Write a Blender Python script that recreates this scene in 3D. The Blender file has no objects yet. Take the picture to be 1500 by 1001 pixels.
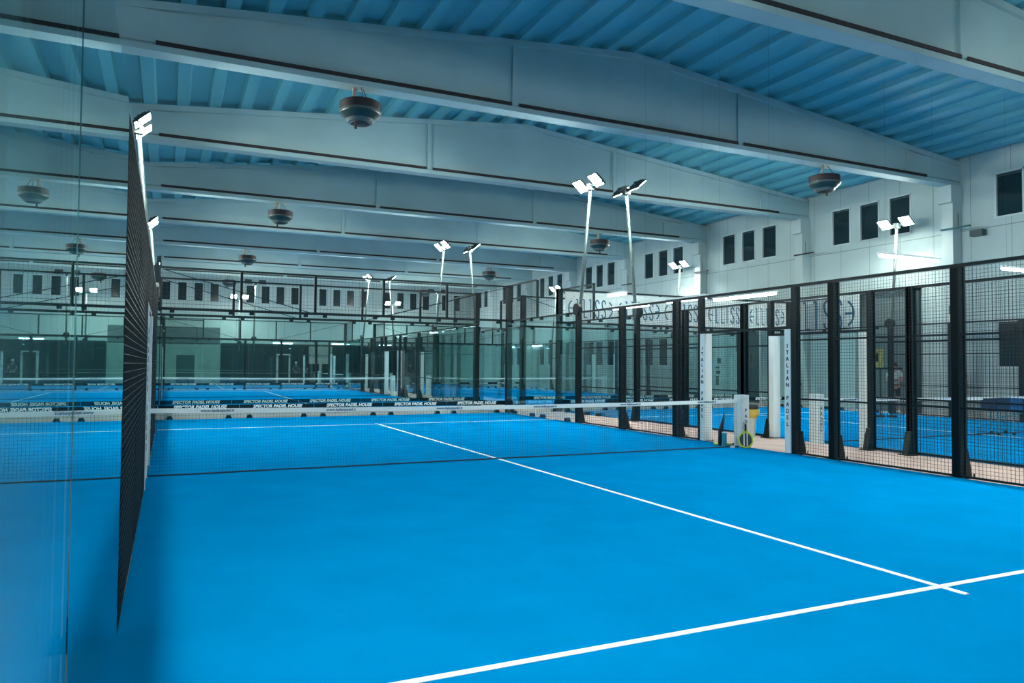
import bpy, math, random
from mathutils import Vector, Matrix, Euler
random.seed(7)
S = bpy.context.scene
COL = S.collection
PI = math.pi

# ------------------------------------------------------------------ materials
def mat(name, col, rough=.6, metal=0., noise=0., nscale=6., bump=0., bscale=60., spec=.5, emis=None, es=0.):
    m = bpy.data.materials.new(name); m.use_nodes = True
    nt = m.node_tree; b = nt.nodes['Principled BSDF']
    b.inputs['Roughness'].default_value = rough
    b.inputs['Metallic'].default_value = metal
    b.inputs['Specular IOR Level'].default_value = spec
    c = (*col, 1)
    b.inputs['Base Color'].default_value = c
    if noise or bump:
        tc = nt.nodes.new('ShaderNodeTexCoord')
    if noise:
        n = nt.nodes.new('ShaderNodeTexNoise'); n.inputs['Scale'].default_value = nscale; n.inputs['Detail'].default_value = 4
        nt.links.new(tc.outputs['Object'], n.inputs['Vector'])
        r = nt.nodes.new('ShaderNodeMapRange')
        r.inputs['From Min'].default_value = .3; r.inputs['From Max'].default_value = .7
        r.inputs['To Min'].default_value = 1 - noise; r.inputs['To Max'].default_value = 1 + noise
        nt.links.new(n.outputs['Fac'], r.inputs['Value'])
        x = nt.nodes.new('ShaderNodeMix'); x.data_type = 'RGBA'; x.blend_type = 'MULTIPLY'
        x.inputs[0].default_value = 1; x.inputs[6].default_value = c
        nt.links.new(r.outputs['Result'], x.inputs[7]); nt.links.new(x.outputs[2], b.inputs['Base Color'])
    if bump:
        n2 = nt.nodes.new('ShaderNodeTexNoise'); n2.inputs['Scale'].default_value = bscale
        nt.links.new(tc.outputs['Object'], n2.inputs['Vector'])
        bp = nt.nodes.new('ShaderNodeBump'); bp.inputs['Strength'].default_value = bump; bp.inputs['Distance'].default_value = .01
        nt.links.new(n2.outputs['Fac'], bp.inputs['Height']); nt.links.new(bp.outputs['Normal'], b.inputs['Normal'])
    if emis:
        b.inputs['Emission Color'].default_value = (*emis, 1); b.inputs['Emission Strength'].default_value = es
    return m

def joint_mat(name, col, axis, pitch, dark=.45, w=.02, off=0., zline=None, rough=.75):
    """painted wall panels: thin dark joints across one axis"""
    m = mat(name, col, rough); nt = m.node_tree; b = nt.nodes['Principled BSDF']
    tc = nt.nodes.new('ShaderNodeTexCoord'); sp = nt.nodes.new('ShaderNodeSeparateXYZ')
    nt.links.new(tc.outputs['Object'], sp.inputs[0])
    def M(op, a, bb=None):
        n = nt.nodes.new('ShaderNodeMath'); n.operation = op
        for i, v in enumerate((a, bb)):
            if v is None: continue
            if isinstance(v, (int, float)): n.inputs[i].default_value = v
            else: nt.links.new(v, n.inputs[i])
        return n.outputs[0]
    f = M('FRACT', M('DIVIDE', M('ADD', sp.outputs[axis], 100 * pitch + off), pitch))
    line = M('LESS_THAN', f, w / pitch)
    if zline is not None:
        z = sp.outputs['Z']
        line = M('MAXIMUM', line, M('LESS_THAN', M('ABSOLUTE', M('SUBTRACT', z, zline)), w * .8))
    n = nt.nodes.new('ShaderNodeTexNoise'); n.inputs['Scale'].default_value = .8; n.inputs['Detail'].default_value = 5
    nt.links.new(tc.outputs['Object'], n.inputs['Vector'])
    v = M('ADD', M('MULTIPLY', n.outputs['Fac'], .25), .87)
    k = M('MULTIPLY', v, M('SUBTRACT', 1, M('MULTIPLY', line, dark)))
    x = nt.nodes.new('ShaderNodeMix'); x.data_type = 'RGBA'; x.blend_type = 'MULTIPLY'
    x.inputs[0].default_value = 1; x.inputs[6].default_value = (*col, 1)
    nt.links.new(k, x.inputs[7]); nt.links.new(x.outputs[2], b.inputs['Base Color'])
    return m

def glass_mat(name, tint=(.86, .95, .95), ior=1.5, rough=0.0, boost=1.0):
    m = bpy.data.materials.new(name); m.use_nodes = True; nt = m.node_tree
    for n in list(nt.nodes): nt.nodes.remove(n)
    o = nt.nodes.new('ShaderNodeOutputMaterial'); mx = nt.nodes.new('ShaderNodeMixShader')
    t = nt.nodes.new('ShaderNodeBsdfTransparent'); t.inputs[0].default_value = (*tint, 1)
    g = nt.nodes.new('ShaderNodeBsdfGlossy'); g.inputs['Roughness'].default_value = rough; g.inputs[0].default_value = (.9, 1, 1, 1)
    f = nt.nodes.new('ShaderNodeFresnel'); f.inputs['IOR'].default_value = ior
    # a pane is thin: the same reflectance whichever face the ray meets
    geo = nt.nodes.new('ShaderNodeNewGeometry')
    inv = nt.nodes.new('ShaderNodeMix'); inv.data_type = 'FLOAT'
    inv.inputs[2].default_value = ior; inv.inputs[3].default_value = 1 / ior * 1.0
    nt.links.new(geo.outputs['Backfacing'], inv.inputs[0])
    # Fresnel node already inverts on back faces, so feed it 1/ior there
    nt.links.new(inv.outputs[0], f.inputs['IOR'])
    # the flatter the view the longer the way through the tinted pane
    lw = nt.nodes.new('ShaderNodeLayerWeight'); lw.inputs['Blend'].default_value = .5
    pw = nt.nodes.new('ShaderNodeMath'); pw.operation = 'POWER'; pw.inputs[1].default_value = 4
    nt.links.new(lw.outputs['Facing'], pw.inputs[0])
    tm = nt.nodes.new('ShaderNodeMix'); tm.data_type = 'RGBA'
    tm.inputs[6].default_value = (*tint, 1); tm.inputs[7].default_value = (.04, .34, .40, 1)
    nt.links.new(pw.outputs[0], tm.inputs[0]); nt.links.new(tm.outputs[2], t.inputs[0])
    mu = nt.nodes.new('ShaderNodeMath'); mu.operation = 'MULTIPLY'; mu.use_clamp = True; mu.inputs[1].default_value = boost
    nt.links.new(f.outputs[0], mu.inputs[0])
    nt.links.new(mu.outputs[0], mx.inputs[0]); nt.links.new(t.outputs[0], mx.inputs[1]); nt.links.new(g.outputs[0], mx.inputs[2])
    nt.links.new(mx.outputs[0], o.inputs[0])
    return m

EM = 560.0     # brightness of the floodlight lenses
M = dict(
    turf=mat('blue_turf', (.000, .24, .57), .95, noise=.05, nscale=1.6, bump=.3, bscale=400, spec=.0),
    line=mat('white_line', (.86, .92, .92), .8),
    concrete=mat('pinkish_concrete', (.50, .36, .33), .7, noise=.16, nscale=1.5, bump=.1),
    steel=mat('black_steel', (.002, .011, .015), .4, spec=.25),
    wire=mat('black_wire', (.006, .018, .024), .5),
    white=mat('white_cladding', (.78, .84, .84), .5, noise=.04, nscale=3),
    ink=mat('dark_ink', (.004, .018, .026), .8, spec=.1),
    blueink=mat('teal_letter', (.0, .10, .19), .6),
    tape=mat('net_tape', (.86, .9, .9), .6),
    cord=mat('net_cord', (.006, .03, .06), .8),
    beam=mat('beam_paint', (.37, .50, .52), .8, noise=.07, nscale=.7),
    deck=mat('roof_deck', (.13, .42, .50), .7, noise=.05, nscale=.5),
    darkbrown=mat('dark_brown', (.022, .014, .018), .7),
    wallr=joint_mat('wall_panels', (.44, .53, .53), 'Y', 1.3, zline=6.15, off=1.0),
    wallf=joint_mat('wall_panels_far', (.46, .55, .54), 'X', 1.2, zline=6.05),
    rearwall=mat('dark_rear_wall', (.07, .10, .11), .8),
    column=mat('column_paint', (.48, .56, .56), .8, noise=.05, nscale=1),
    frame=mat('window_frame', (.55, .62, .63), .5),
    dframe=mat('dark_frame', (.02, .05, .06), .5),
    pane=mat('night_window', (.006, .022, .03), .12, spec=.6),
    shutter=joint_mat('roller_shutter', (.56, .66, .68), 'Z', .12, dark=.35, w=.02),
    gate=joint_mat('grey_gate', (.12, .16, .165), 'Z', .3, dark=.3, w=.02),
    darkroom=mat('dark_glazing', (.001, .025, .035), .08, noise=.4, nscale=1.2, spec=.35),
    greyblock=mat('grey_block', (.42, .44, .38), .8, noise=.15, nscale=1.2),
    greydark=mat('grey_upper_block', (.10, .15, .15), .8, noise=.15, nscale=1.2),
    led=mat('led_lens', (1, 1, 1), .4, emis=(.90, 1.0, .90), es=EM),
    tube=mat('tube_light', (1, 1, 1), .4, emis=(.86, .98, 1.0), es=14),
    housing=mat('lamp_housing', (.03, .05, .055), .45),
    pole=mat('pole_steel', (.06, .085, .09), .35, metal=.4),
    fandark=mat('fan_drum', (.018, .010, .016), .6),
    fangrey=mat('fan_dish', (.008, .03, .034), .45),
    fanlight=mat('fan_lip', (.09, .12, .12), .4, metal=.3),
    rust=mat('rusty_pipe', (.35, .24, .18), .7),
    yellow=mat('yellow_plastic', (.75, .52, .10), .5),
    lime=mat('lime_rim', (.62, .75, .06), .45),
    darkface=mat('racket_face', (.01, .03, .03), .5, noise=.3, nscale=40),
    bag=mat('black_bag', (.01, .012, .015), .5, bump=.5, bscale=20),
    bin=mat('bin_white', (.62, .64, .58), .5),
    navy=mat('navy_basket', (.004, .03, .085), .6),
    blue=mat('blue_basket', (.0, .10, .28), .6),
    cyan=mat('cyan_tube', (.02, .32, .42), .5),
    green=mat('exit_green', (.0, .22, .13), .5),
    poster=mat('yellow_poster', (.42, .30, .10), .7, noise=.4, nscale=5),
    skin=mat('skin', (.42, .22, .16), .6),
    hair=mat('hair', (.012, .01, .01), .8),
    shirtw=mat('white_shirt', (.55, .60, .60), .85),
    shirtd=mat('black_shirt', (.008, .012, .018), .85),
    shirtp=mat('maroon_shirt', (.12, .03, .05), .85),
    shirtb=mat('blue_shirt', (.02, .08, .14), .85),
    shorts=mat('dark_shorts', (.01, .016, .02), .85),
    glass=glass_mat('court_glass', (.89, .962, .962), 1.5, boost=1.35),
    lgrey=mat('light_panel', (.60, .66, .65), .6, noise=.05, nscale=2),
    redgrey=mat('reddish_kerb', (.32, .2, .19), .8),
    turfgreen=mat('dark_green_board', (.0, .10, .12), .7),
)

# ------------------------------------------------------------------ mesh helpers
class MB:
    def __init__(s): s.v = []; s.f = []
    def box(s, x0, x1, y0, y1, z0, z1):
        n = len(s.v)
        s.v += [(x0, y0, z0), (x1, y0, z0), (x1, y1, z0), (x0, y1, z0), (x0, y0, z1), (x1, y0, z1), (x1, y1, z1), (x0, y1, z1)]
        s.f += [tuple(n + i for i in q) for q in ((0, 3, 2, 1), (4, 5, 6, 7), (0, 1, 5, 4), (1, 2, 6, 5), (2, 3, 7, 6), (3, 0, 4, 7))]
        return s
    def hexa(s, pts):
        n = len(s.v); s.v += [tuple(p) for p in pts]
        s.f += [tuple(n + i for i in q) for q in ((0, 3, 2, 1), (4, 5, 6, 7), (0, 1, 5, 4), (1, 2, 6, 5), (2, 3, 7, 6), (3, 0, 4, 7))]
        return s
    def prism(s, poly, axis, a0, a1):
        """extrude a 2-D polygon along an axis ('x','y','z')"""
        n = len(s.v); k = len(poly)
        for a in (a0, a1):
            for p in poly:
                s.v.append({'x': (a, p[0], p[1]), 'y': (p[0], a, p[1]), 'z': (p[0], p[1], a)}[axis])
        s.f.append(tuple(n + i for i in range(k))[::-1]); s.f.append(tuple(n + k + i for i in range(k)))
        for i in range(k):
            j = (i + 1) % k; s.f.append((n + i, n + j, n + k + j, n + k + i))
        return s
    def tube(s, pts, r, n=8, cap=True):
        pts = [Vector(p) for p in pts]; rr = r if isinstance(r, (list, tuple)) else [r] * len(pts)
        base = len(s.v)
        for i, p in enumerate(pts):
            d = (pts[min(i + 1, len(pts) - 1)] - pts[max(i - 1, 0)]).normalized()
            u = d.cross(Vector((0, 0, 1)) if abs(d.z) < .95 else Vector((1, 0, 0))).normalized(); w = d.cross(u)
            for k in range(n):
                a = 2 * PI * k / n; q = p + (u * math.cos(a) + w * math.sin(a)) * rr[i]; s.v.append(tuple(q))
        for i in range(len(pts) - 1):
            for k in range(n):
                k2 = (k + 1) % n; a = base + i * n; s.f.append((a + k, a + k2, a + n + k2, a + n + k))
        if cap:
            s.f.append(tuple(base + k for k in range(n))[::-1]); s.f.append(tuple(base + (len(pts) - 1) * n + k for k in range(n)))
        return s
    def lathe(s, prof, n=32, c=(0, 0, 0), close=False):
        base = len(s.v)
        for r, z in prof:
            for k in range(n):
                a = 2 * PI * k / n; s.v.append((c[0] + r * math.cos(a), c[1] + r * math.sin(a), c[2] + z))
        for i in range(len(prof) - 1):
            for k in range(n):
                k2 = (k + 1) % n; a = base + i * n; s.f.append((a + k, a + k2, a + n + k2, a + n + k))
        s.f.append(tuple(base + k for k in range(n))[::-1]); s.f.append(tuple(base + (len(prof) - 1) * n + k for k in range(n)))
        return s
    def grid(s, x0, x1, z0, z1, pitch, t, y=0., d=None):
        """wire grid in the x-z plane"""
        h = t / 2; d = d or h
        k = max(1, round((x1 - x0) / pitch))
        for i in range(k + 1):
            x = x0 + (x1 - x0) * i / k; s.box(x - h, x + h, y - d, y + d, z0, z1)
        k = max(1, round((z1 - z0) / pitch))
        for i in range(k + 1):
            z = z0 + (z1 - z0) * i / k; s.box(x0, x1, y - d, y + d, z - h, z + h)
        return s
    def mesh(s, name, m, smooth=False):
        me = bpy.data.meshes.new(name); me.from_pydata(s.v, [], s.f); me.update()
        if m: me.materials.append(m)
        if smooth:
            for p in me.polygons: p.use_smooth = True
        return me

def link(name, me, parent=None, loc=(0, 0, 0), rot=(0, 0, 0), label=None):
    o = bpy.data.objects.new(name, me); COL.objects.link(o)
    o.location = loc; o.rotation_euler = rot
    if parent: o.parent = parent
    if label: o['label'] = label
    return o
def part(name, mb, m, parent, loc=(0, 0, 0), rot=(0, 0, 0), label=None, smooth=False):
    return link(name, mb.mesh(name, m, smooth), parent, loc, rot, label)
def tag(o, label=None, cat=None, group=None, kind=None):
    if label: o['label'] = label
    if cat: o['category'] = cat
    if group: o['group'] = group
    if kind: o['kind'] = kind
    return o
def thing(name, label, cat, loc=(0, 0, 0), rz=0., group=None):
    o = bpy.data.objects.new(name, None); COL.objects.link(o); o.empty_display_size = .2
    o.location = loc; o.rotation_euler = (0, 0, rz)
    return tag(o, label, cat, group)
def struct(name, mb, m, label=None, loc=(0, 0, 0)):
    o = part(name, mb, m, None, loc); o['kind'] = 'structure'
    if label: o['label'] = label
    return o
KIDS = {}
def copy_tree(o, label=None, group=None, loc=None, rz=None, skip=()):
    kids = {}
    for q in bpy.data.objects:
        if q.parent: kids.setdefault(q.parent.name, []).append(q)
    def rec(a, par):
        c = a.copy(); COL.objects.link(c); c.parent = par
        for ch in kids.get(a.name, []):
            if ch.name.split('.')[0] in skip: continue
            rec(ch, c)
        return c
    r = rec(o, None)
    if label: r['label'] = label
    if group: r['group'] = group
    if loc is not None: r.location = loc
    if rz is not None: r.rotation_euler = (0, 0, rz)
    return r

TXT = {}
def text_mesh(s, size, m, shear=0., offset=0., extrude=.002, spacing=1., align='CENTER'):
    k = (s, size, m.name, shear, offset, spacing, align)
    if k in TXT: return TXT[k]
    c = bpy.data.curves.new('lettering', 'FONT'); c.body = s; c.size = size; c.shear = shear; c.offset = offset
    c.extrude = extrude; c.align_x = align; c.align_y = 'CENTER'; c.space_character = spacing; c.resolution_u = 3
    o = bpy.data.objects.new('tmp', c); COL.objects.link(o)
    bpy.context.view_layer.update()
    me = bpy.data.meshes.new_from_object(o.evaluated_get(bpy.context.evaluated_depsgraph_get()))
    me.name = 'lettering'; me.materials.clear(); me.materials.append(m)
    bpy.data.objects.remove(o); bpy.data.curves.remove(c)
    TXT[k] = me; return me

# ------------------------------------------------------------------ camera (fitted to the court lines)
cam = bpy.data.cameras.new('camera'); co = bpy.data.objects.new('camera', cam); COL.objects.link(co)
yaw, pit, rol, fpx = .435771985, .0331411349, .00748440622, 1080.76666
F = Vector((math.sin(yaw) * math.cos(pit), math.cos(yaw) * math.cos(pit), math.sin(pit)))
R = Vector((math.cos(yaw), -math.sin(yaw), 0)); U = R.cross(F)
R2 = R * math.cos(rol) + U * math.sin(rol); U2 = -R * math.sin(rol) + U * math.cos(rol)
co.matrix_world = Matrix(((R2.x, U2.x, -F.x, .0522), (R2.y, U2.y, -F.y, -11.3715), (R2.z, U2.z, -F.z, 1.552), (0, 0, 0, 1)))
cam.sensor_width = 36; cam.sensor_fit = 'HORIZONTAL'; cam.lens = fpx * 36 / 1500; cam.clip_start = .02; cam.clip_end = 300
S.camera = co

# ------------------------------------------------------------------ building shell
XL, XR, XC = -2.0, 24.0, 11.0
YN, YF = -14.5, 49.6
def ztop(x): return 9.78 - abs(x - XC) * (9.78 - 8.52) / 13.0
struct('floor', MB().box(XL, XR, YN, YF, -.2, 0), M['concrete'], 'pinkish concrete floor between the courts')

# windows in the long walls: three per bay
BAYS = [-8.1 + 6.42 * i for i in range(-1, 10)]      # column lines: -14.5, -8.1, -1.7, 4.7 ...
def wall_long(name, x, sgn, holes):
    """wall slab made of blocks around the window holes (y0,y1,z0,z1)"""
    m = MB(); t = .25
    xa, xb = (x, x + t) if sgn > 0 else (x - t, x)
    ys = sorted({YN, YF + .25} | {h[0] for h in holes} | {h[1] for h in holes})
    for a, b in zip(ys[:-1], ys[1:]):
        hs = sorted((h[2], h[3]) for h in holes if h[0] <= a + 1e-6 and h[1] >= b - 1e-6)
        z = -.2
        for z0, z1 in hs:
            m.box(xa, xb, a, b, z, z0); z = z1
        m.box(xa, xb, a, b, z, 8.7)
    return struct(name, m, M['wallr'])
WIN = [(1.62, 2.52), (2.92, 3.8), (4.2, 5.1)]
LOW = {2: [(4.2, 5.1)], 5: WIN, 6: WIN, 7: WIN, 8: WIN}     # ground-floor windows per bay index
holes = []
for i, b in enumerate(BAYS[:-1]):
    for a, c in WIN:
        if b + c < YF: holes.append((b + a, b + c, 6.4, 7.85))
    for a, c in LOW.get(i, []): holes.append((b + a, b + c, 1.6, 3.12))
wall_long('wall_right', XR, 1, holes)
wall_long('wall_left', XL, -1, [h for h in holes if h[2] > 5])
nwin = 0
def window_x(x, sgn, y0, y1, z0, z1, rail=False):
    global nwin; nwin += 1
    f = .05; m = MB(); xa, xb = (x - .02, x + .12) if sgn > 0 else (x - .12, x + .02)
    m.box(xa, xb, y0, y0 + f, z0, z1).box(xa, xb, y1 - f, y1, z0, z1).box(xa, xb, y0, y1, z0, z0 + f).box(xa, xb, y0, y1, z1 - f, z1)
    r = part('window_%d' % nwin, m, M['frame'], None, ((x), y0, z0)); r['kind'] = 'structure'
    for v in r.data.vertices: v.co -= Vector((x, y0, z0))
    p = MB().box(x + .07 * sgn - .01, x + .07 * sgn + .01, y0 + f, y1 - f, z0 + f, z1 - f)
    q = part('pane', p, M['pane'], r)
    for v in q.data.vertices: v.co -= Vector((x, y0, z0))
    s = MB().box(x + .04 * sgn - .012, x + .04 * sgn + .012, y0 + f, y0 + f + .04, z0 + f, z1 - f).box(x + .04 * sgn - .012, x + .04 * sgn + .012, y0 + f, y1 - f, z1 - f - .07, z1 - f - .03)
    s = part('sash', s, M['dframe'], r)
    for v in s.data.vertices: v.co -= Vector((x, y0, z0))
for h in holes:
    window_x(XR, 1, *h)
for h in holes:
    if h[2] > 5: window_x(XL, -1, *h)

# far wall with its row of windows
FW = []
for x0, n in ((-.55, 4), (5.45, 4), (11.05, 4), (16.45, 4)):
    for k in range(n): FW.append((x0 + 1.13 * k, x0 + 1.13 * k + .68))
FW.append((21.6, 22.3)); FW.append((22.7, 23.4))
def wall_cross(name, y0, y1, wins, z0=6.3, z1=7.75, mm=None):
    m = MB(); xs = sorted({XL - .25, XR + .25, XC} | {w for p in wins for w in p})
    for a, b in zip(xs[:-1], xs[1:]):
        hole = any(p[0] <= a + 1e-6 and p[1] >= b - 1e-6 for p in wins)
        def slab(za, zb0, zb1):
            m.hexa([(a, y0, za), (b, y0, za), (b, y1, za), (a, y1, za), (a, y0, zb0), (b, y0, zb1), (b, y1, zb1), (a, y1, zb0)])
        if hole: slab(-.2, z0, z0); slab(z1, ztop(a), ztop(b))
        else: slab(-.2, ztop(a), ztop(b))
    return struct(name, m, mm or M['wallf'])
wall_cross('wall_back', YF, YF + .25, FW)
wall_cross('wall_front', YN - .25, YN, [], mm=M['rearwall'])
def window_y(y, x0, x1, z0, z1):
    global nwin; nwin += 1; f = .05
    m = MB().box(0, f, -.02, .1, 0, z1 - z0).box(x1 - x0 - f, x1 - x0, -.02, .1, 0, z1 - z0).box(0, x1 - x0, -.02, .1, 0, f).box(0, x1 - x0, -.02, .1, z1 - z0 - f, z1 - z0)
    r = part('window_%d' % nwin, m, M['frame'], None, (x0, y, z0)); r['kind'] = 'structure'
    part('pane', MB().box(f, x1 - x0 - f, .06, .08, f, z1 - z0 - f), M['pane'], r)
for p in FW: window_y(YF, *p, 6.3, 7.75)

# corrugated roof deck
m = MB(); pitch = .84
def deck_side(xa, xb):
    n = int(round(abs(xb - xa) / pitch)); st = (xb - xa) / n; prof = []
    for i in range(n):
        x = xa + st * i
        for fr, dz in ((0, 0), (.22, 0), (.27, .14), (.83, .14), (.88, 0)):
            prof.append((x + st * fr, ztop(x + st * fr) + dz))
    prof.append((xb, ztop(xb)))
    return prof
prof = deck_side(XL - .25, XC) + deck_side(XC, XR + .25)[1:]
n0 = len(m.v)
for y in (YN - .25, YF + .25):
    for p in prof: m.v.append((p[0], y, p[1]))
k = len(prof)
for i in range(k - 1): m.f.append((i, k + i, k + i + 1, i + 1))
for y in (YN - .25, YF + .25):
    pass
top = len(m.v)
for y in (YN - .25, YF + .25):
    for p in prof: m.v.append((p[0], y, ztop(p[0]) + .25))
for i in range(k - 1): m.f.append((top + i, top + i + 1, top + k + i + 1, top + k + i))
struct('ceiling', m, M['deck'], 'ribbed blue-grey roof deck')

# concrete beams and columns
tn = 0
for bi, y in enumerate(BAYS[1:-1]):
    tn += 1
    m = MB(); t = .11
    xs = [XL, XC, XR]
    for a, b in zip(xs[:-1], xs[1:]):
        m.hexa([(a, y - t, 7.85), (b, y - t, 7.85), (b, y + t, 7.85), (a, y + t, 7.85), (a, y - t, ztop(a)), (b, y - t, ztop(b)), (b, y + t, ztop(b)), (a, y + t, ztop(a))])
        tt = .2
        m.hexa([(a, y - tt, ztop(a) - .16), (b, y - tt, ztop(b) - .16), (b, y + tt, ztop(b) - .16), (a, y + tt, ztop(a) - .16),
                (a, y - tt, ztop(a) - .005), (b, y - tt, ztop(b) - .005), (b, y + tt, ztop(b) - .005), (a, y + tt, ztop(a) - .005)])
    m.prism([(y - .2, 7.68), (y + .2, 7.68), (y + .2, 7.8), (y + .11, 7.9), (y - .11, 7.9), (y - .2, 7.8)], 'x', XL, XR)
    for xx in (7.5, 14.5): m.box(xx - .06, xx + .06, y - .17, y + .17, 7.8, ztop(xx) - .1)
    for xx in (-.7, 22.7): m.box(xx - 1.3, xx + 1.3, y - .17, y + .17, 7.86, min(ztop(xx - 1.3), ztop(xx + 1.3)) - .02)
    r = struct('trim_%d' % tn, m, M['beam'], 'pale concrete roof beam')
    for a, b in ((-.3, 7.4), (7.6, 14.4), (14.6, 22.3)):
        part('dark_strip', MB().box(a - (.0 if a > 1 else .0), b, y - .225, y - .195, 7.805, 7.885), M['darkbrown'], r)  # plain dark strip drawn along the groove over the bottom flange
for i, y in enumerate(BAYS[1:-1]):
    for x in (XL, XR):
        tn += 1; sg = 1 if x == XL else -1
        m = MB(); m.box(min(x, x + .42 * sg), max(x, x + .42 * sg), y - .2, y + .2, 0, 7.68)
        m.box(min(x, x + .55 * sg), max(x, x + .55 * sg), y - .24, y + .24, 7.1, 7.68)
        struct('trim_%d' % tn, m, M['column'], 'pale concrete column against the wall')

# ------------------------------------------------------------------ court surfaces with lines
HW, HL, SV = 5.22, 11.15, 7.72
def turf(label, cx, cy, rz):
    o = part('artificial_turf', MB().box(-HW, HW, -HL + .06, HL - .06, 0, .012), M['turf'], None, (cx, cy, 0), (0, 0, rz))
    tag(o, label, 'court surface', 'blue court surfaces'); w = .028
    for v in (-SV, SV):
        part('service_line', MB().box(-HW + .03, HW - .03, v - w, v + w, .012, .0145), M['line'], o)
    part('centre_line', MB().box(-w, w, -SV - .2, SV + .2, .0125, .0155), M['line'], o)
    return o
C0 = (5.04, -.15); CN = (5.04, 25.0); CE = (17.57, -.15); CNE = (17.57, 25.0); CT = (10.9, 42.75)
turf('bright blue artificial turf of the nearest court with white lines', *C0, 0)
turf('blue turf of the court straight behind the far glass', *CN, 0)
turf('blue turf of the neighbouring court on the right, beyond the pink aisle', *CE, 0)
turf('blue turf of the far right court behind the neighbouring one', *CNE, 0)
turf('blue turf of the crosswise court at the end of the hall', *CT, PI / 2)

# ------------------------------------------------------------------ fences
CACHE = {}
def cached(key, fn):
    if key not in CACHE: CACHE[key] = fn()
    return CACHE[key]
def mesh_panel(root, s0, s1, z0, z1, y=0., pitch=.054, t=.0038):
    w = round(s1 - s0, 3); h = round(z1 - z0, 3)
    me = cached(('mesh', w, h, pitch), lambda: MB().grid(0, w, 0, h, pitch, t).mesh('mesh_panel', M['wire']))
    return link('mesh_panel', me, root, (s0, y, z0))
def glass_panel(root, s0, s1, z0, z1, y=0.):
    w = round(s1 - s0, 3); h = round(z1 - z0, 3)
    me = cached(('glass', w, h), lambda: MB().box(0, w, -.006, .006, 0, h).mesh('glass_panel', M['glass']))
    return link('glass_panel', me, root, (s0, y, z0))
def post(root, s, z1, w=.14, d=.13, z0=0., foot=True):
    def mk():
        m = MB()
        # rolled channel profile: web with two flanges
        m.box(-w / 2, w / 2, -d / 2, -d / 2 + .03, 0, z1 - z0).box(-w / 2, w / 2, d / 2 - .03, d / 2, 0, z1 - z0).box(-w * .36, w * .36, -d / 2, d / 2, 0, z1 - z0)
        if foot:
            m.prism([(d / 2, 0), (d / 2 + .13, 0), (d / 2 + .04, .42), (d / 2, .42)], 'x', -.06, .06)
            m.box(-.11, .11, -d / 2, d / 2 + .17, 0, .015)
            for sx in (-.07, .07): m.lathe([(.012, 0), (.012, .04)], 6, (sx, d / 2 + .15, .015))
        return m.mesh('fence_post', M['steel'])
    return link('fence_post', cached(('post', round(z1 - z0, 3), w, d, foot), mk), root, (s, d / 2 + .01, z0))
def rail(root, s0, s1, z, t=.045, y=0.):
    me = cached(('rail', round(s1 - s0, 3), t), lambda: MB().box(0, s1 - s0, -t / 2, t / 2, -t / 2, t / 2).mesh('rail', M['steel']))
    return link('rail', me, root, (s0, y, z))
def clamp(root, s, z, up=True):
    me = cached(('clamp',), lambda: MB().box(-.06, .06, -.035, .035, -.05, .05).box(-.02, .02, -.05, .05, -.02, .02).mesh('glass_clamp', M['steel']))
    return link('glass_clamp', me, root, (s, 0, z))
def foot(root, s):
    me = cached(('foot',), lambda: MB().prism([(-.09, 0), (.09, 0), (.05, .1), (-.05, .1)], 'y', -.0, .13).mesh('glass_foot', M['steel']))
    return link('glass_foot', me, root, (s, 0, 0))

def long_side(label, loc, rz):
    r = thing('side_fence', label, 'fence', loc, rz, 'long side fences of the courts')
    for sg in (-1, 1):
        post(r, sg * 11.15, 4.24, .2, .16)
        post(r, sg * 8.95, 4.2, .06, .06, z0=3.06, foot=False)
        for s in (6.5, 4.32, 2.14): post(r, sg * s, 3.05)
        p = post(r, sg * 1.3, 3.05, .1, .12)
        cm = cached(('cover', sg), lambda: MB().box(-.07, .07, -.1, .1, 0, 2.24).mesh('post_cover', M['white']))
        c = link('post_cover', cm, p, (-sg * .12, .02, .02), label='white cladding with dark stacked letters')
        for i, ch in enumerate('ITALIAN PADEL'):
            if ch == ' ': continue
            link('letter', text_mesh(ch, .105, M['ink'], offset=.002), r, (sg * 1.18, -.0125, 1.95 - .118 * i), (PI / 2, 0, 0))
        a, b = sorted((sg * 6.58, sg * 8.93)); glass_panel(r, a, b, .03, 3.0)
        a, b = sorted((sg * 8.97, sg * 11.05)); glass_panel(r, a, b, .03, 3.0)
        a, b = sorted((sg * 8.97, sg * 11.05)); mesh_panel(r, a, b, 3.08, 4.17)
        rail(r, a, b, 4.2)
        for s in (8.95 - .35, 8.95 + .35, 10.7, 7.0): clamp(r, sg * s, 3.0)
        for s in (8.6, 9.3, 10.6, 7.1): foot(r, sg * s)
        for s0, s1 in ((1.37, 2.08), (2.2, 4.26), (4.38, 6.42)):
            a, b = sorted((sg * s0, sg * s1)); mesh_panel(r, a, b, .05, 3.0)
            for z in (.035, 1.0, 2.05): rail(r, a, b, z, .03, .03)
    mesh_panel(r, -1.2, 1.2, 2.31, 3.0)
    rail(r, -1.25, 1.25, 2.29, .05, .03)
    rail(r, -11.05, 11.05, 3.04, .05, .03)
    return r

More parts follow.
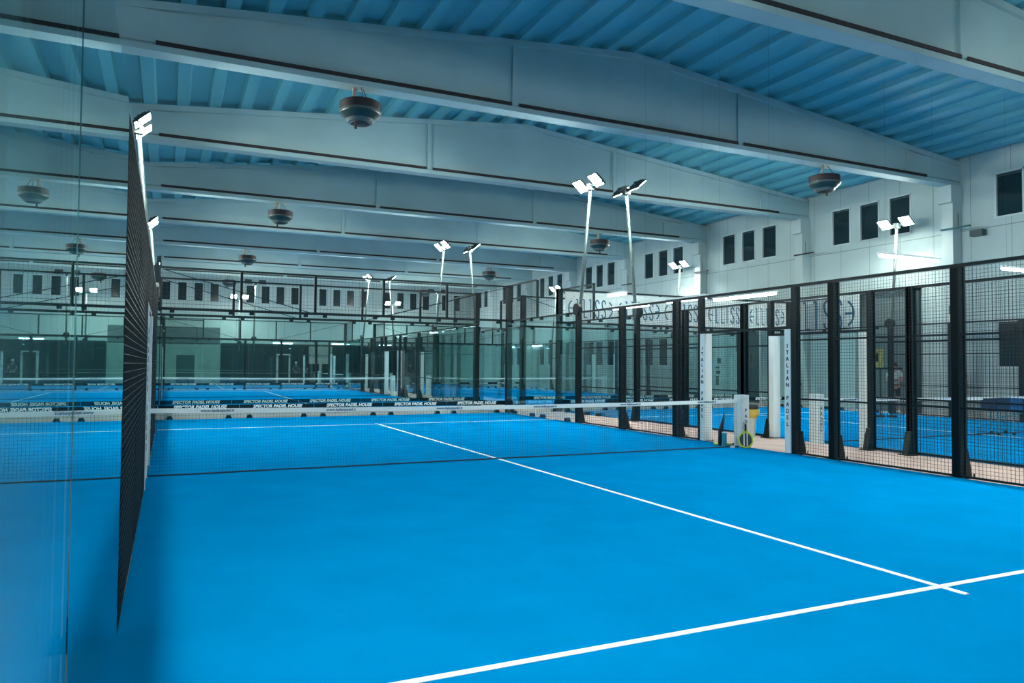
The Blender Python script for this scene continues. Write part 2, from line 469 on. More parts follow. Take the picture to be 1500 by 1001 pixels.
def end_wall(label, loc, rz, out=False, text=True):
    r = thing('end_wall', label, 'glass wall', loc, rz, 'glass end walls of the courts')
    w = 2 * (HW - .02) / 5
    for i in range(5):
        a = -HW + .02 + w * i
        g = glass_panel(r, a + .006, a + w - .006, .03, 3.0)
        yb = .014 if out else -.014
        bm = cached(('band', out), lambda: MB().box(.0, w - .012, yb - .006, yb + .006, .27, .40).mesh('printed_band', M['ink']))
        b = link('printed_band', bm, r, (a + .006, 0, 0), label='black band with white lettering')
        if text:
            tm = text_mesh('SPECTOR PADEL HOUSE', .125, M['line'], .25, .004)
            link('lettering', tm, b, (w / 2, yb + (.008 if out else -.008), .335), (PI / 2, 0, PI if out else 0))
        mesh_panel(r, a + .03, a + w - .03, 3.1, 4.17, pitch=.105, t=.0035)
        for s in (a + .28, a + w - .28): clamp(r, s, 3.0); foot(r, s)
    for i in range(1, 5): post(r, -HW + .02 + w * i, 4.22, .07, .07, z0=3.08, foot=False)
    rail(r, -HW, HW, 4.2, .05); rail(r, -HW, HW, 3.06, .07)
    for sg in (-1, 1):
        part('brace_cable', MB().tube([(sg * (HW - .05), .04, 4.15), (sg * 1.15, .04, 3.08)], .012, 6), M['steel'], r)
    return r
NAMES = [('nearest court', C0, 0), ('court straight behind the far glass', CN, 0), ('neighbouring court on the right', CE, 0),
         ('far right court', CNE, 0), ('crosswise end court', CT, PI / 2)]
def place(c, rz, x, y):
    v = Matrix.Rotation(rz, 2) @ Vector((x, y)); return (c[0] + v.x, c[1] + v.y, 0)
proto = None
SL = {0: ('black steel fence with mesh along the left edge of the %s', 'black mesh side fence with white door posts, right edge of the %s'),
      1: ('black mesh side fence along the left edge of the %s', 'black mesh side fence along the right edge of the %s'),
      2: ('black mesh fence beyond the pink aisle, left edge of the %s', 'black mesh side fence of the %s, beside the hall wall'),
      3: ('black mesh side fence along the left edge of the %s', 'black mesh side fence of the %s, beside the hall wall'),
      4: ('black mesh side fence along the near edge of the %s', 'black mesh fence along the far edge of the %s')}
for i, (nm, c, rz) in enumerate(NAMES):
    for side, sx in ((0, -1), (1, 1)):
        sd = side
        if i == 4: sd = 1 - side     # rotated court: its +x side faces away
        lab = SL[i][side] % nm
        if i == 4:
            lab = SL[4][0 if sx * math.sin(rz) < 0 else 1] % nm
        loc = place(c, rz, sx * HW, 0); rr = rz + (PI / 2 if sx < 0 else -PI / 2)
        if proto is None: proto = long_side(lab, loc, rr)
        else: copy_tree(proto, lab, None, loc, rr)
for ch in list(proto.children):
    k = ch.name.split('.')[0]
    if ch.location.x < -6.7 and (ch.location.z > 2.9 or k == 'glass_foot') or (k == 'rail' and ch.location.x < -11 and ch.location.z > 3):
        bpy.data.objects.remove(ch)
rail(proto, -6.55, 11.05, 3.04, .05, .03)
e0 = end_wall('glass end wall of the nearest court with printed black band', place(C0, 0, 0, HL), 0)
copy_tree(e0, 'glass end wall at the far end of the neighbouring court, under letter banners', None, place(CE, 0, 0, HL), 0)
copy_tree(e0, 'glass end wall at the far end of the court straight behind', None, place(CN, 0, 0, HL), 0)
copy_tree(e0, 'glass end wall at the far end of the far right court', None, place(CNE, 0, 0, HL), 0)
e1 = end_wall('glass end wall on the near side of the court straight behind', place(CN, 0, 0, -HL), PI, out=True)
copy_tree(e1, 'glass end wall on the near side of the far right court', None, place(CNE, 0, 0, -HL), PI)

# ------------------------------------------------------------------ nets
def net(label, c, rz):
    r = thing('padel_net', label, 'net', (*c, 0), rz, 'nets')
    def mk():
        m = MB(); n = 232; W = HW - .02; t = .0024
        for i in range(n + 1):
            x = -W + 2 * W * i / n; zt = .885 + .035 * (x / W) ** 2
            m.box(x - t / 2, x + t / 2, -t / 2, t / 2, .02, zt)
        for j in range(19):
            z = .03 + .85 * j / 18
            m.box(-W, W, -t / 2, t / 2, z - t / 2, z + t / 2)
        return m.mesh('netting', M['cord'])
    link('netting', cached(('net',), mk), r)
    def mt():
        m = MB(); W = HW - .01; n = 24
        for i in range(n):
            a = -W + 2 * W * i / n; b = -W + 2 * W * (i + 1) / n
            za = .885 + .04 * (a / W) ** 2; zb = .885 + .04 * (b / W) ** 2
            m.hexa([(a, -.008, za - .055), (b, -.008, zb - .055), (b, .008, zb - .055), (a, .008, za - .055), (a, -.008, za + .01), (b, -.008, zb + .01), (b, .008, zb + .01), (a, .008, za + .01)])
        return m.mesh('top_tape', M['tape'])
    tp = link('top_tape', cached(('tape',), mt), r)
    W = HW - .01
    for i in range(6):
        x = -W + 2 * W * (i + .5) / 6
        link('lettering', text_mesh('www.italianpadel.it', .058, M['blueink'], .1, .001), tp, (x, -.0095, .864 + .04 * (x / W) ** 2), (PI / 2, 0, 0))
    def mc():
        pts = []; n = 80
        for i in range(n + 1):
            x = -W + 2 * W * i / n
            pts.append((x, -.03 + .03 * math.sin(x * 3.1) * math.exp(-((x + 3.4) / 1.5) ** 2) + .006 * math.sin(x * 7), .022))
        return MB().tube(pts, .011, 6).mesh('bottom_cord', M['cord'])
    link('bottom_cord', cached(('cord',), mc), r)
    return r
def net_post(label, loc):
    me = cached(('npost',), lambda: MB().box(-.1, .1, -.1, .1, 0, 1.02).box(-.12, .12, -.12, .12, 0, .012).mesh('net_post', M['white']))
    o = link('net_post', me, None, loc); tag(o, label, 'net post', 'white padded net posts')
    for i, ch in enumerate('PADEL'):
        link('letter', text_mesh(ch, .09, M['ink'], offset=.001), o, (0.02, -.103, .72 - .11 * i), (PI / 2, 0, 0))
    return o
NL = ['net across the nearest court with white lettered top tape', 'thin net of the court straight behind the far glass', 'net of the neighbouring court on the right',
      'net of the far right court', 'net of the crosswise court at the end of the hall']
PL = [('on the left edge of the nearest court', 'beside the racket leaning at the nearest court doorway'), ('at the left end of the net behind the far glass', 'at the right end of the net behind the far glass'),
      ('at the left end of the neighbouring court net', 'at the right end of the neighbouring court net'), ('at the left end of the far right net', 'at the right end of the far right net'),
      ('at the near end of the crosswise court net', 'at the far end of the crosswise court net')]
for i, (nm, c, rz) in enumerate(NAMES):
    net(NL[i], c, rz)
    for k, sx in enumerate((-1, 1)):
        kk = k if i < 4 else (0 if sx * math.sin(rz) < 0 else 1)
        net_post('white padded net post ' + PL[i][kk], place(c, rz, sx * (HW + (-.02 if (i == 0 and sx > 0) else .1)), 0))

# ------------------------------------------------------------------ floodlight poles
def light_pole(label, loc, rz):
    """local +y points away from the court"""
    r = thing('floodlight_pole', label, 'floodlight pole', loc, rz, 'floodlight poles on the side fences')
    part('pole', MB().tube([(0, .1, 2.5), (0, .12, 3.1), (0, .45, 6.6)], [.05, .05, .042], 10), M['pole'], r, smooth=True)
    part('mounting_disc', MB().prism([(.17 * math.cos(a * PI / 8), 3.13 + .17 * math.sin(a * PI / 8)) for a in range(16)], 'y', -.02, .1), M['steel'], r)
    part('cross_arm', MB().box(-.62, .62, .42, .5, 6.58, 6.64).box(-.08, .08, .36, .54, 6.5, 6.68), M['housing'], r)
    for sx in (-.42, .42):
        h = part('floodlight', MB().box(-.21, .21, -.2, .2, 0, .05).box(-.17, .17, -.14, .14, .05, .09).box(-.03, .03, -.02, .02, -.0, .14), M['housing'], r, (sx, .36, 6.68), (math.radians(-41), 0, 0))
        part('lens', MB().box(-.19, .19, -.18, .18, -.012, -.002), M['led'], h)
    return r
pp = None
PN = ['on the %s fence of the nearest court, %s half', 'on the %s fence of the court straight behind, %s half', 'on the %s fence of the neighbouring right court, %s half',
      'on the %s fence of the far right court, %s half', 'on the %s fence of the crosswise end court, %s half']
for i, (nm, c, rz) in enumerate(NAMES):
    for sx in (-1, 1):
        for sy in (-1, 1):
            sd, hf = ('left' if sx < 0 else 'right'), ('far' if sy > 0 else 'near')
            if i == 4: sd = 'near' if sx * math.sin(rz) < 0 else 'far'; hf = 'left' if sy > 0 else 'right'
            
            lab = 'leaning floodlight pole ' + PN[i] % (sd, hf)
            sq = 6.5 if i < 4 else 6.0
            if i == 0 and sx < 0 and sy < 0: sq = 8.7
            loc = place(c, rz, sx * HW, sy * sq); rr = rz + (PI / 2 if sx < 0 else -PI / 2)
            if pp is None: pp = light_pole(lab, loc, rr)
            else: copy_tree(pp, lab, None, loc, rr)

# ------------------------------------------------------------------ ceiling fans (drum destratifiers)
def fan(label, loc, rz):
    r = thing('ceiling_fan', label, 'ceiling fan', loc, rz, 'round drum fans hanging from the beams')
    part('drum', MB().lathe([(.40, .0), (.45, .02), (.45, .2), (.42, .22)], 40), M['fandark'], r)
    part('dish', MB().lathe([(.30, -.17), (.44, -.05), (.45, -.02), (.45, .0)], 40), M['fangrey'], r)
    part('rim', MB().lathe([(.455, -.02), (.465, -.01), (.465, .015), (.455, .02)], 40), M['fanlight'], r)
    part('nozzle_ring', MB().lathe([(.22, -.24), (.27, -.23), (.31, -.17), (.30, -.14)], 32), M['fanlight'], r)
    part('motor', MB().lathe([(.02, -.27), (.21, -.255), (.22, -.21)], 24), M['fandark'], r)
    for k in range(3):
        a = 2 * PI * k / 3 + .5
        part('cable', MB().tube([(.3 * math.cos(a), .3 * math.sin(a), .2), (0, .0, .66)], .008, 5), M['steel'], r)
    part('gas_pipe', MB().tube([(-.14, 0, .2), (-.14, 0, .62)], .035, 8), M['rust'], r)
    part('drain_pipe', MB().tube([(-.12, -.1, -.24), (-.12, -.1, -.4)], .03, 8), M['fandark'], r)
    part('hook', MB().tube([(0, 0, .64), (0, 0, .7)], .02, 6), M['steel'], r)
    return r
f0 = None
FD = ['nearest on the left', 'nearest on the right', 'second from camera on the left', 'second from camera on the right', 'third from camera on the left', 'third from camera on the right',
      'farthest on the left', 'farthest on the right']
for j, bi in enumerate((3, 5, 7, 9)):
    for k, x in enumerate((3.8, 17.95)):
        lab = 'round dark drum fan hanging under a beam, ' + FD[j * 2 + k]
        loc = (x, BAYS[bi], 7.14)
        if f0 is None: f0 = fan(lab, loc, 0)
        else: copy_tree(f0, lab, None, loc, .4 * k)
        f_last = None

# ------------------------------------------------------------------ tube lights, some added in place of reflections
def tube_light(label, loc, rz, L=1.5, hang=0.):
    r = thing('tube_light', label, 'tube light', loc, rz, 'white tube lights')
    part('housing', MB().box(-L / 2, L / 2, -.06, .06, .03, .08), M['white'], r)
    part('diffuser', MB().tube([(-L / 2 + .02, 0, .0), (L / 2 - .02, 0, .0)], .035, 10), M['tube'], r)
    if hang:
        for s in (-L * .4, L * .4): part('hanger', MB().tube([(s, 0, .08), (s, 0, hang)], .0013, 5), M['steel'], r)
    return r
tube_light('white glowing tube standing in for a glass reflection, left of the big wall column', (15.35, 0.0, 4.07), 0, 2.0, 3.9 + 1.2)  # added glowing tube in place of a reflection in the near glass
tube_light('white glowing tube standing in for a glass reflection at the right edge of the picture', (19.7, 0.0, 4.05), 0, 2.0, 3.9 + .8)  # second added tube imitating a reflected light
tube_light('glowing tube over the pink aisle, farthest of its row', (11.3, 5.9, 3.55), PI / 2, .9, 6.0)  # hung glowing tubes in a row along the aisle
tube_light('glowing tube over the pink aisle, between the farthest and the doorway', (11.3, 5.25, 3.16), PI / 2, 1.7, 6.3)
tube_light('glowing tube over the pink aisle, right of the second one', (11.3, 2.9, 3.17), PI / 2, 1.5, 6.3)
tube_light('glowing tube over the pink aisle beside the doorway', (11.3, .95, 3.08), PI / 2, 1.9, 6.4)
for k, x in enumerate((8.3, 12.9)):
    tube_light('bright tube light above the dark glazing, ' + ('left' if k == 0 else 'right') + ' of the pair on the end wall', (x, YF - .1, 3.22), 0, 1.5)
tube_light('tube light on the right hall wall above ground windows, farther one', (XR - .07, 40.3, 3.0), PI / 2, 1.5)
tube_light('tube light on the right hall wall above ground windows, nearer one', (XR - .07, 35.7, 3.0), PI / 2, 1.5)

# ------------------------------------------------------------------ letter banners
def banner(label, loc, rz, L, H, size, words, pitch):
    r = thing('letter_banner', label, 'banner', loc, rz, None)
    part('fabric', MB().box(-L / 2, L / 2, -.008, .008, 0, H), M['lgrey'], r)
    h = size; lw_ = h * .075
    def ribbon(mb, pts, w):
        for (x0, z0), (x1, z1) in zip(pts[:-1], pts[1:]):
            d = math.hypot(x1 - x0, z1 - z0); nx, nz = -(z1 - z0) / d * w / 2, (x1 - x0) / d * w / 2; ex, ez = (x1 - x0) / d * w * .2, (z1 - z0) / d * w * .2
            q = [(x0 + nx - ex, z0 + nz - ez), (x0 - nx - ex, z0 - nz - ez), (x1 - nx + ex, z1 - nz + ez), (x1 + nx + ex, z1 + nz + ez)]
            mb.prism(q, 'y', -.0125, -.009)
    def glyph(mb, ch, x, w):
        if ch in '(' ')':
            sg = 1 if ch == '(' else -1
            ribbon(mb, [(x + sg * w * (.25 - .5 * math.cos(a)), h * .42 * math.sin(a)) for a in [PI * (-.42 + .84 * k / 12) for k in range(13)]], lw_)
            ribbon(mb, [(x - sg * w * .25, 0), (x + sg * w * .3, 0)], lw_)
        elif ch == 'I': ribbon(mb, [(x, -h / 2), (x, h / 2)], lw_); ribbon(mb, [(x - w * .22, h / 2), (x + w * .05, h / 2)], lw_)
        elif ch == 'L': ribbon(mb, [(x, h / 2), (x, -h / 2)], lw_); ribbon(mb, [(x, -h / 2), (x + w * .42, -h / 2)], lw_); ribbon(mb, [(x - w * .2, h / 2), (x, h / 2)], lw_)
        elif ch == 'S':
            ribbon(mb, [(x + w * .28 * math.cos(a), h * .27 + h * .23 * math.sin(a)) for a in [PI * (.05 + .85 * k / 8) for k in range(9)]] + [(x - w * .2, h * .12), (x + w * .2, -h * .12)] +
                   [(x + w * .28 * math.cos(a), -h * .27 + h * .23 * math.sin(a)) for a in [PI * (-.1 - .85 * k / 8) for k in range(9)]], lw_)
    def mk():
        mb = MB(); w = pitch * .92 / 7
        for k, ch in enumerate('(LLISS)'): glyph(mb, ch, (k - 3) * w, w * (1.25 if ch in '()' else 1))
        return mb.mesh('lettering', M['blueink'])
    me = mk()
    for i in range(words):
        link('lettering', me, r, (-L / 2 + pitch * (i + .5), 0, H * .46))
    return r
banner('long pale banner with dark blue spaced letters above the neighbouring court glass', (17.57, 10.955, 3.1), 0, 10.2, 1.04, .62, 5, 2.04)
banner('large pale banner with blue letters on the right hall wall above the roller shutter', (XR - .43, 10.25, 3.02), -PI / 2, 4.1, 1.38, 1.1, 1, 4.1)

# ------------------------------------------------------------------ right hall wall: shutter, gate, doorway
def onwall(y0, y1): return (y0 + y1) / 2
r = thing('roller_shutter', 'pale ribbed roller shutter in the right hall wall under the large banner', 'shutter', (XR - .02, 9.85, 0), 0)
part('curtain', MB().box(-.05, .01, -1.08, 1.02, 0, 2.95), M['shutter'], r)
part('guide', MB().box(-.1, .01, -1.16, -1.08, 0, 3.0), M['frame'], r); part('guide', MB().box(-.1, .01, 1.02, 1.04, 0, 3.0), M['frame'], r)
r = thing('sectional_gate', 'tall dark grey sectional gate in the right hall wall behind a person', 'gate', (XR - .02, 7.25, 0), 0)
part('leaf', MB().box(-.06, .01, -1.14, 1.14, 0, 4.3), M['gate'], r)
part('gate_frame', MB().box(-.12, .01, -1.24, -1.14, 0, 4.4).box(-.12, .01, 1.14, 1.24, 0, 4.4).box(-.12, .01, -1.24, 1.24, 4.3, 4.42), M['dframe'], r)
r = part('poster', MB().box(-.01, .01, -.24, .24, -.36, .36), M['poster'], None, (XR - .1, 7.72, 1.93)); tag(r, 'small yellow brown poster on the dark gate', 'poster')
part('figure_print', MB().prism([(-.07, -.1), (.05, -.14), (.06, .12), (.02, .24), (-.04, .2)], 'x', -.014, -.01), M['ink'], r)
nwin_door = 0
r = struct('door_1', MB().box(XR - .03, XR + .01, 13.8, 15.3, 0, 3.4), M['dframe'], 'dark doorway in the right hall wall')
part('door_leaf', MB().box(XR - .12, XR - .04, 14.75, 15.3, 0, 2.3), M['lgrey'], r)
part('door_frame', MB().box(XR - .06, XR, 13.7, 13.8, 0, 3.45).box(XR - .06, XR, 15.3, 15.4, 0, 3.45), M['frame'], r)
r = part('wall_notice', MB().box(-.015, .01, -.45, .45, 0, 2.2), M['lgrey'], None, (XR - .02, 16.5, .4)); tag(r, 'white notice panel with dark print left of the dark doorway', 'notice')
part('print', MB().box(-.02, -.015, -.1, .2, .85, 1.0).box(-.02, -.015, -.05, .22, 1.1, 1.2).box(-.02, -.015, 0, .2, .3, .75).box(-.02, -.015, -.15, .12, 1.35, 1.6), M['ink'], r)
r = part('exit_sign', MB().box(-.03, .03, -.02, .02, -.14, .14).box(-.2, .2, -.03, -.0, -.14, .14), M['green'], None, (XR - .62, 4.45, 3.5)); tag(r, 'small green exit sign on the wall column', 'exit sign')
part('arrow', MB().prism([(-.08, -.03), (.0, -.03), (.0, -.08), (.09, 0), (0, .08), (.0, .03), (-.08, .03)], 'y', -.036, -.03), M['line'], r)
for (y, z, w, lb) in ((4.05, 6.15, .8, 'right of the big wall column'), ):
    r = part('wall_speaker', MB().box(-.25, 0, -.2, .2, -.1, .1), M['housing'], None, (XR - .0, 3.9, 6.0)); tag(r, 'small dark box speaker on the hall wall right of the large column', 'speaker')
for i, yb in enumerate((4.74, 11.16, 17.58, 24.0)):
    nm = ['largest, on the column nearest the right edge', 'on the column left of the three-window group', 'on the third wall column from the right', 'on the fourth wall column from the right'][i]
    r = thing('wall_bracket', 'thin dark cable bracket ' + nm, 'bracket', (XR - .42, yb - .1, 6.2), 0)
    part('arm', MB().box(-.06, .0, -.7, .3, 0, .05), M['darkbrown'] if i else M['turfgreen'], r); part('stem', MB().tube([(-.03, -.3, .05), (-.03, -.3, .5)], .012, 6), M['darkbrown'], r)

# ------------------------------------------------------------------ far end: glazed reception, grey block, frames
r = thing('glazed_front', 'dark teal glazed front along the foot of the end wall', 'glass front', (11.9, YF - .08, 0), 0)
for k in range(8):
    a = -8.2 + 2.05 * k; part('pane', MB().box(a + .03, a + 2.02, -.02, .02, .05, 3.08), M['darkroom'], r)
part('mullions', MB().box(-8.2, 8.2, -.04, .04, 3.08, 3.16).box(-8.2, 8.2, -.04, .04, 0, .06), M['dframe'], r)
for k in range(9): part('mullion', MB().box(-8.2 + 2.05 * k - .03, -8.2 + 2.05 * k + .03, -.05, .03, 0, 3.1), M['dframe'], r)
r = thing('grey_booth', 'grey block with a dark doorway at the left foot of the end wall', 'booth', (1.6, YF - .35, 0), 0)
part('lower_block', MB().box(-2.1, -1.0, -.3, .3, 0, 3.0).box(.25, 2.0, -.3, .3, 0, 3.0).box(-1.0, .25, -.3, .3, 2.2, 3.0), M['greyblock'], r)
part('upper_block', MB().box(-2.1, 2.0, -.3, .3, 3.0, 4.3), M['greydark'], r)
part('doorway', MB().box(-1.0, .25, -.1, .3, 0, 2.2), M['dframe'], r)
r = thing('white_door_frame', 'white free-standing door frame in front of the dark glazing', 'door frame', (8.35, YF - .25, 0), 0)
part('frame', MB().box(-.55, -.4, -.05, .05, 0, 2.35).box(.4, .55, -.05, .05, 0, 2.35).box(-.55, .55, -.05, .05, 2.27, 2.37), M['lgrey'], r)
r = part('pale_kiosk', MB().box(-.9, .9, -.2, .2, 1.6, 3.0).box(-.1, .1, -.1, .1, 0, 1.6), M['greyblock'], None, (11.2, YF - .4, 0)); tag(r, 'pale grey panel on a post before the dark glazing', 'panel')

# ------------------------------------------------------------------ objects near the doorway
def racket(label, loc, rot, cols):
    r = thing('padel_racket', label, 'racket', loc, 0); r.rotation_euler = rot
    n = 28; rim = MB(); pts = [(.125 * math.cos(2 * PI * i / n), 0, .15 + .145 * math.sin(2 * PI * i / n)) for i in range(n + 1)]
    rim.tube(pts, .018, 8, cap=False); part('rim', rim, cols[0], r, smooth=True)
    part('face', MB().prism([(.12 * math.cos(2 * PI * i / n), .15 + .14 * math.sin(2 * PI * i / n)) for i in range(n)], 'y', -.012, .012), cols[1], r)
    part('stripe', MB().box(-.04, -.018, -.015, .015, .03, .28).box(.018, .04, -.015, .015, .03, .28), cols[2], r)
    part('throat', MB().tube([(-.05, 0, .28), (-.015, 0, .34)], .014, 6).tube([(.05, 0, .28), (.015, 0, .34)], .014, 6), cols[0], r)
    part('handle', MB().tube([(0, 0, .32), (0, 0, .46)], [.018, .02], 8), M['shorts'], r, smooth=True)
    part('wrist_cord', MB().tube([(0, .02, .46), (-.03, .03, .5), (-.04, .03, .4), (-.045, .02, .36)], .006, 5), M['navy'], r)
    return r
racket('padel racket with lime yellow rim leaning upside down on the net post', (10.1, -.42, .02), (math.radians(-16), 0, math.radians(-40)), (M['lime'], M['darkface'], M['line']))
r = racket('dark padel racket with yellow edge lying flat by the net post', (9.95, .30, .035), (math.radians(90), 0, math.radians(60)), (M['lime'], M['yellow'], M['lime']))
r = thing('ball_tube', 'teal ball tube with white rim standing beside the lime racket', 'ball tube', (9.93, -.02, .012)); 
part('body', MB().lathe([(.045, 0), (.045, .26)], 20), M['cyan'], r, smooth=False); part('lid', MB().lathe([(.048, .26), (.048, .28), (.04, .285)], 20), M['line'], r)
r = thing('umbrella_bag', 'slim dark bag leaning on the net post above the ball tube', 'bag', (9.97, .16, .012)); part('body', MB().tube([(0, 0, 0), (.0, -.03, .3), (.06, -.06, .62)], [.035, .05, .012], 8), M['bag'], r, smooth=True)
r = part('sweatband', MB().lathe([(.04, 0), (.045, .01), (.045, .03), (.035, .035)], 18), M['line'], None, (9.9, -.28, .013)); tag(r, 'small white band lying on the turf by the rackets', 'sweatband')
r = thing('waste_bin', 'slim white waste bin with yellow rim and black liner in the pink aisle', 'bin', (12.0, 1.5, 0))
part('body', MB().lathe([(.10, 0), (.12, .3), (.14, .45)], 24), M['bin'], r); part('rim', MB().lathe([(.14, .42), (.18, .5), (.20, .6), (.17, .62)], 24), M['yellow'], r)
part('liner', MB().lathe([(.16, .6), (.18, .65), (.16, .71), (.08, .72)], 24), M['bag'], r)

# ball cart on the neighbouring court
r = thing('ball_cart', 'blue ball basket cart on legs standing on the neighbouring court', 'ball cart', (18.05, -.35, .012), math.radians(-8))
b = part('basket', MB().box(-.42, 0, -.19, .19, .56, .58).box(-.42, -.405, -.19, .19, .56, .86).box(-.02, 0, -.19, .19, .56, .86).box(-.42, 0, -.19, -.175, .56, .86).box(-.42, 0, .175, .19, .56, .86), M['navy'], r)
b = part('basket', MB().box(0, .42, -.19, .19, .56, .58).box(.405, .42, -.19, .19, .56, .86).box(0, .42, -.19, -.175, .56, .86).box(0, .42, .175, .19, .56, .86), M['blue'], r)
for x0, x1, y in ((-.36, -.36, -.2), (-.1, -.1, .2), (.12, .12, -.2), (.36, .36, .2)):
    l = part('leg', MB().tube([(x0, y, .57), (x1, y, .04)], .018, 6), M['cyan'], r); part('caster', MB().lathe([(.04, 0), (.045, .03), (.03, .07)], 10, (x1, y, 0)), M['shorts'], l)
part('brace', MB().tube([(-.4, -.2, .5), (.1, .2, .38), (.4, -.2, .52)], .014, 6), M['cyan'], r)
for i in range(9):
    o = part('tennis_ball', MB().lathe([(.004, -.032), (.023, -.023), (.032, 0), (.023, .023), (.004, .032)], 12), M['lime'], None, (18.05 + .08 + .1 * (i % 4), -.5 + .11 * (i // 4), .6 + .012 + .032), smooth=True)
    tag(o, 'yellow ball inside the right half of the ball cart basket', 'ball', 'balls in the cart')
# two-footed stand
r = thing('training_stand', 'thin black stand with crossbar and two square feet on the neighbouring court', 'stand', (20.75, 4.9, .012), math.radians(-30))
for s in (-.17, .17):
    part('leg', MB().tube([(s, 0, .02), (s, 0, 1.55)], .02, 6), M['steel'], r); part('foot_pad', MB().box(s - .12, s + .12, -.1, .1, 0, .07), M['shorts'], r)
part('crossbar', MB().box(-.5, .5, -.02, .02, 1.52, 1.58), M['steel'], r)

# ------------------------------------------------------------------ people
def skin_mesh(name, V, E_, m, sub=1):
    me = bpy.data.meshes.new(name); me.from_pydata([v[0] for v in V], E_, []); me.update()
    o = bpy.data.objects.new('tmp', me); COL.objects.link(o)
    md = o.modifiers.new('s', 'SKIN'); md.use_smooth_shade = True
    for i, v in enumerate(V):
        rr = v[1]; rr = rr if isinstance(rr, tuple) else (rr, rr)
        me.skin_vertices[0].data[i].radius = rr; me.skin_vertices[0].data[i].use_root = (i == 0)
    sm = o.modifiers.new('u', 'SUBSURF'); sm.levels = sub; sm.render_levels = sub
    bpy.context.view_layer.update()
    out = bpy.data.meshes.new_from_object(o.evaluated_get(bpy.context.evaluated_depsgraph_get()))
    bpy.data.objects.remove(o); out.materials.clear(); out.materials.append(m); out.name = name
    for p in out.polygons: p.use_smooth = True
    return out
def person(label, loc, rz, shirt, arms='down', lean=0., cap=None, long_legs=False, stride=.0):
    """faces local -y; 1.76 m tall"""
    r = thing('person', label, 'person', loc, rz)
    def L(x, y, z): return (x + lean * max(0, z - .9), y, z)
    arm = {}
    for s in (-1, 1):
        if arms == 'down': e, w = (s * .25, .02, 1.14), (s * .26, -.06, .90)
        elif arms == 'raise' and s > 0: e, w = (s * .27, -.12, 1.22), (s * .12, -.30, 1.40)
        elif arms == 'cross': e, w = (s * .25, -.04, 1.14), (s * -.02, -.24, 1.16)
        else: e, w = (s * .27, .0, 1.16), (s * .24, -.16, .98)
        arm[s] = (L(*e), L(*w))
    V = [(L(0, 0, .96), (.155, .105)), (L(0, 0, 1.12), (.135, .095)), (L(0, .0, 1.32), (.165, .11)), (L(0, .01, 1.44), (.12, .085)),
         (L(0, .0, 1.51), .055), (L(0, -.01, 1.58), (.072, .082)), (L(0, -.015, 1.66), (.078, .095)), (L(0, -.01, 1.72), (.06, .075))]
    Ed = [(i, i + 1) for i in range(7)]
    for s in (-1, 1):
        i = len(V); e, w = arm[s]
        V += [(L(s * .18, .01, 1.42), .055), (e, .04), (w, .028)]
        Ed += [(3, i), (i, i + 1), (i + 1, i + 2)]
        d = (Vector(w) - Vector(e)).normalized(); h = Vector(w) + d * .07; side = d.cross(Vector((0, 1, 0))).normalized()
        V.append((tuple(h), (.032, .016))); Ed.append((i + 2, i + 3))
        for k, (o_, l_) in enumerate(((-.024, .07), (-.008, .08), (.008, .078), (.024, .06))):
            j = len(V); q = h + side * o_ + d * .02; V.append((tuple(q + d * l_ * .5), .008)); V.append((tuple(q + d * l_ + Vector((0, -.012, 0))), .007))
            Ed += [(i + 3, j), (j, j + 1)]
        j = len(V); q = Vector(w) + d * .03 + side * .045 * (1 if s > 0 else -1); V.append((tuple(q + d * .03), .009)); Ed.append((i + 3, j))
        i = len(V); dy = stride * s
        V += [(( s * .095, 0, .86), .085), ((s * .11, -.01 + dy * .5, .49), .055), ((s * .115, .02 + dy, .10), .036), ((s * .12, -.10 + dy, .035), (.035, .03))]
        Ed += [(0, i), (i, i + 1), (i + 1, i + 2), (i + 2, i + 3)]
    link('body', skin_mesh('body', V, Ed, M['skin'], 1), r)
    V = [(L(0, 0, .92), (.165, .118)), (L(0, 0, 1.12), (.15, .11)), (L(0, 0, 1.32), (.18, .125)), (L(0, .01, 1.45), (.11, .085))]; Ed = [(0, 1), (1, 2), (2, 3)]
    for s in (-1, 1):
        i = len(V); e, w = arm[s]; mid = tuple(Vector(L(s * .19, .01, 1.42)) * .4 + Vector(e) * .6)
        V += [(L(s * .185, .01, 1.42), .068), (mid, .06)]; Ed += [(3, i), (i, i + 1)]
    link('shirt', skin_mesh('shirt', V, Ed, shirt, 1), r)
    V = [((0, 0, .95), (.17, .12))]; Ed = []
    for s in (-1, 1):
        i = len(V); dy = stride * s
        V += [((s * .1, 0, .84), .1), ((s * .112, -.008 + dy * .4, .56), .085)]; Ed += [(0, i), (i, i + 1)]
        if long_legs: V.append(((s * .115, .02 + dy, .1), .055)); Ed.append((i + 1, i + 2))
    link('trousers' if long_legs else 'shorts', skin_mesh('shorts', V, Ed, M['shorts'], 1), r)
    for s in (-1, 1):
        dy = stride * s
        part('shoe', MB().prism([(-.2 + dy, 0), (.08 + dy, 0), (.08 + dy, .09), (-.04 + dy, .1), (-.19 + dy, .045)], 'x', s * .12 - .048, s * .12 + .048), M['line'], r)
    hc = L(0, .005, 1.69)
    part('cap' if cap else 'hair', MB().lathe([(.092, -.06), (.1, .0), (.085, .055), (.03, .09)], 20, hc), cap or M['hair'], r, smooth=True)
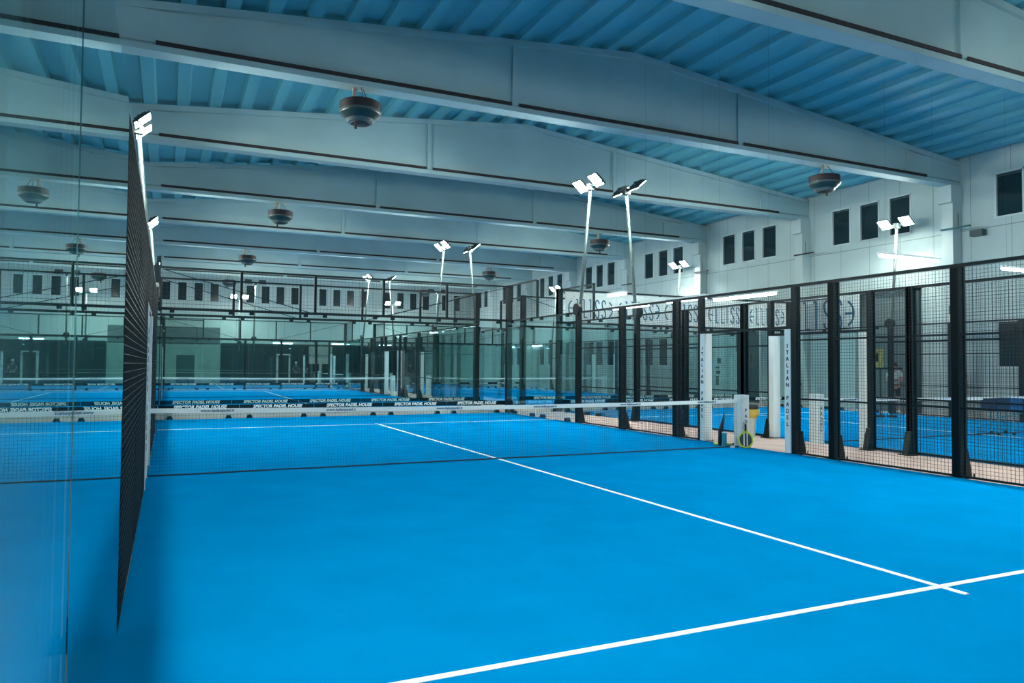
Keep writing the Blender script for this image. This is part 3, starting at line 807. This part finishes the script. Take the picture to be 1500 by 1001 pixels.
    for s in (-1, 1):
        c = L(s * .032, -.098, 1.645); part('eye', MB().lathe([(.002, -.008), (.009, 0), (.002, .008)], 8, c), M['hair'], r)
    c = L(0, -.112, 1.62); part('nose', MB().prism([(0, .03), (-.02, -.012), (0.02, -.015)], 'x', -.011, .011), M['skin'], r, c)
    c = L(0, -.1, 1.585); part('mouth', MB().box(-.024, .024, -.004, .004, -.004, .004), M['shirtp'], r, c)
    return r
person('person in white T-shirt and dark shorts standing before the dark gate', (23.3, 6.55, 0), math.radians(-60), M['shirtw'], 'cross')
person('person in black leaning beside the roller shutter, partly behind a fence post', (23.2, 11.0, 0), math.radians(-100), M['shirtd'], 'fwd', lean=-.12, long_legs=True)
person('person in dark clothes half hidden behind the fence posts near the doorway', (23.3, 18.6, 0), math.radians(-50), M['shirtd'], 'down', long_legs=True)
person('person in maroon top mostly hidden behind the tall fence post at the right', (23.3, 4.25, 0), math.radians(-50), M['shirtp'], 'down')
person('person in dark clothes and white cap by the white door frame at the far end', (9.2, 48.6, 0), math.radians(20), M['shirtb'], 'fwd', cap=M['line'], long_legs=True)
person('person in dark clothes right of the white cap person at the far end', (9.9, 48.7, 0), math.radians(-30), M['shirtd'], 'cross', long_legs=True)
person('person in dark clothes standing behind the far court glass, right of centre', (15.6, 39.2, 0), math.radians(0), M['shirtd'], 'down', long_legs=True)

# ------------------------------------------------------------------ world and view
w = bpy.data.worlds.new('world'); S.world = w; w.use_nodes = True
w.node_tree.nodes['Background'].inputs[0].default_value = (.02, .04, .06, 1); w.node_tree.nodes['Background'].inputs[1].default_value = .1
S.view_settings.view_transform = 'Standard'; S.view_settings.look = 'None'; S.view_settings.gamma = 1
S.view_settings.use_curve_mapping = False
S.view_settings.exposure = 0.22
S.cycles.use_denoising = True
S.cycles.max_bounces = 14; S.cycles.diffuse_bounces = 5; S.cycles.transparent_max_bounces = 40; S.cycles.glossy_bounces = 6
S.cycles.caustics_reflective = False; S.cycles.caustics_refractive = False
S.cycles.sample_clamp_indirect = 8
S.cycles.use_light_tree = True
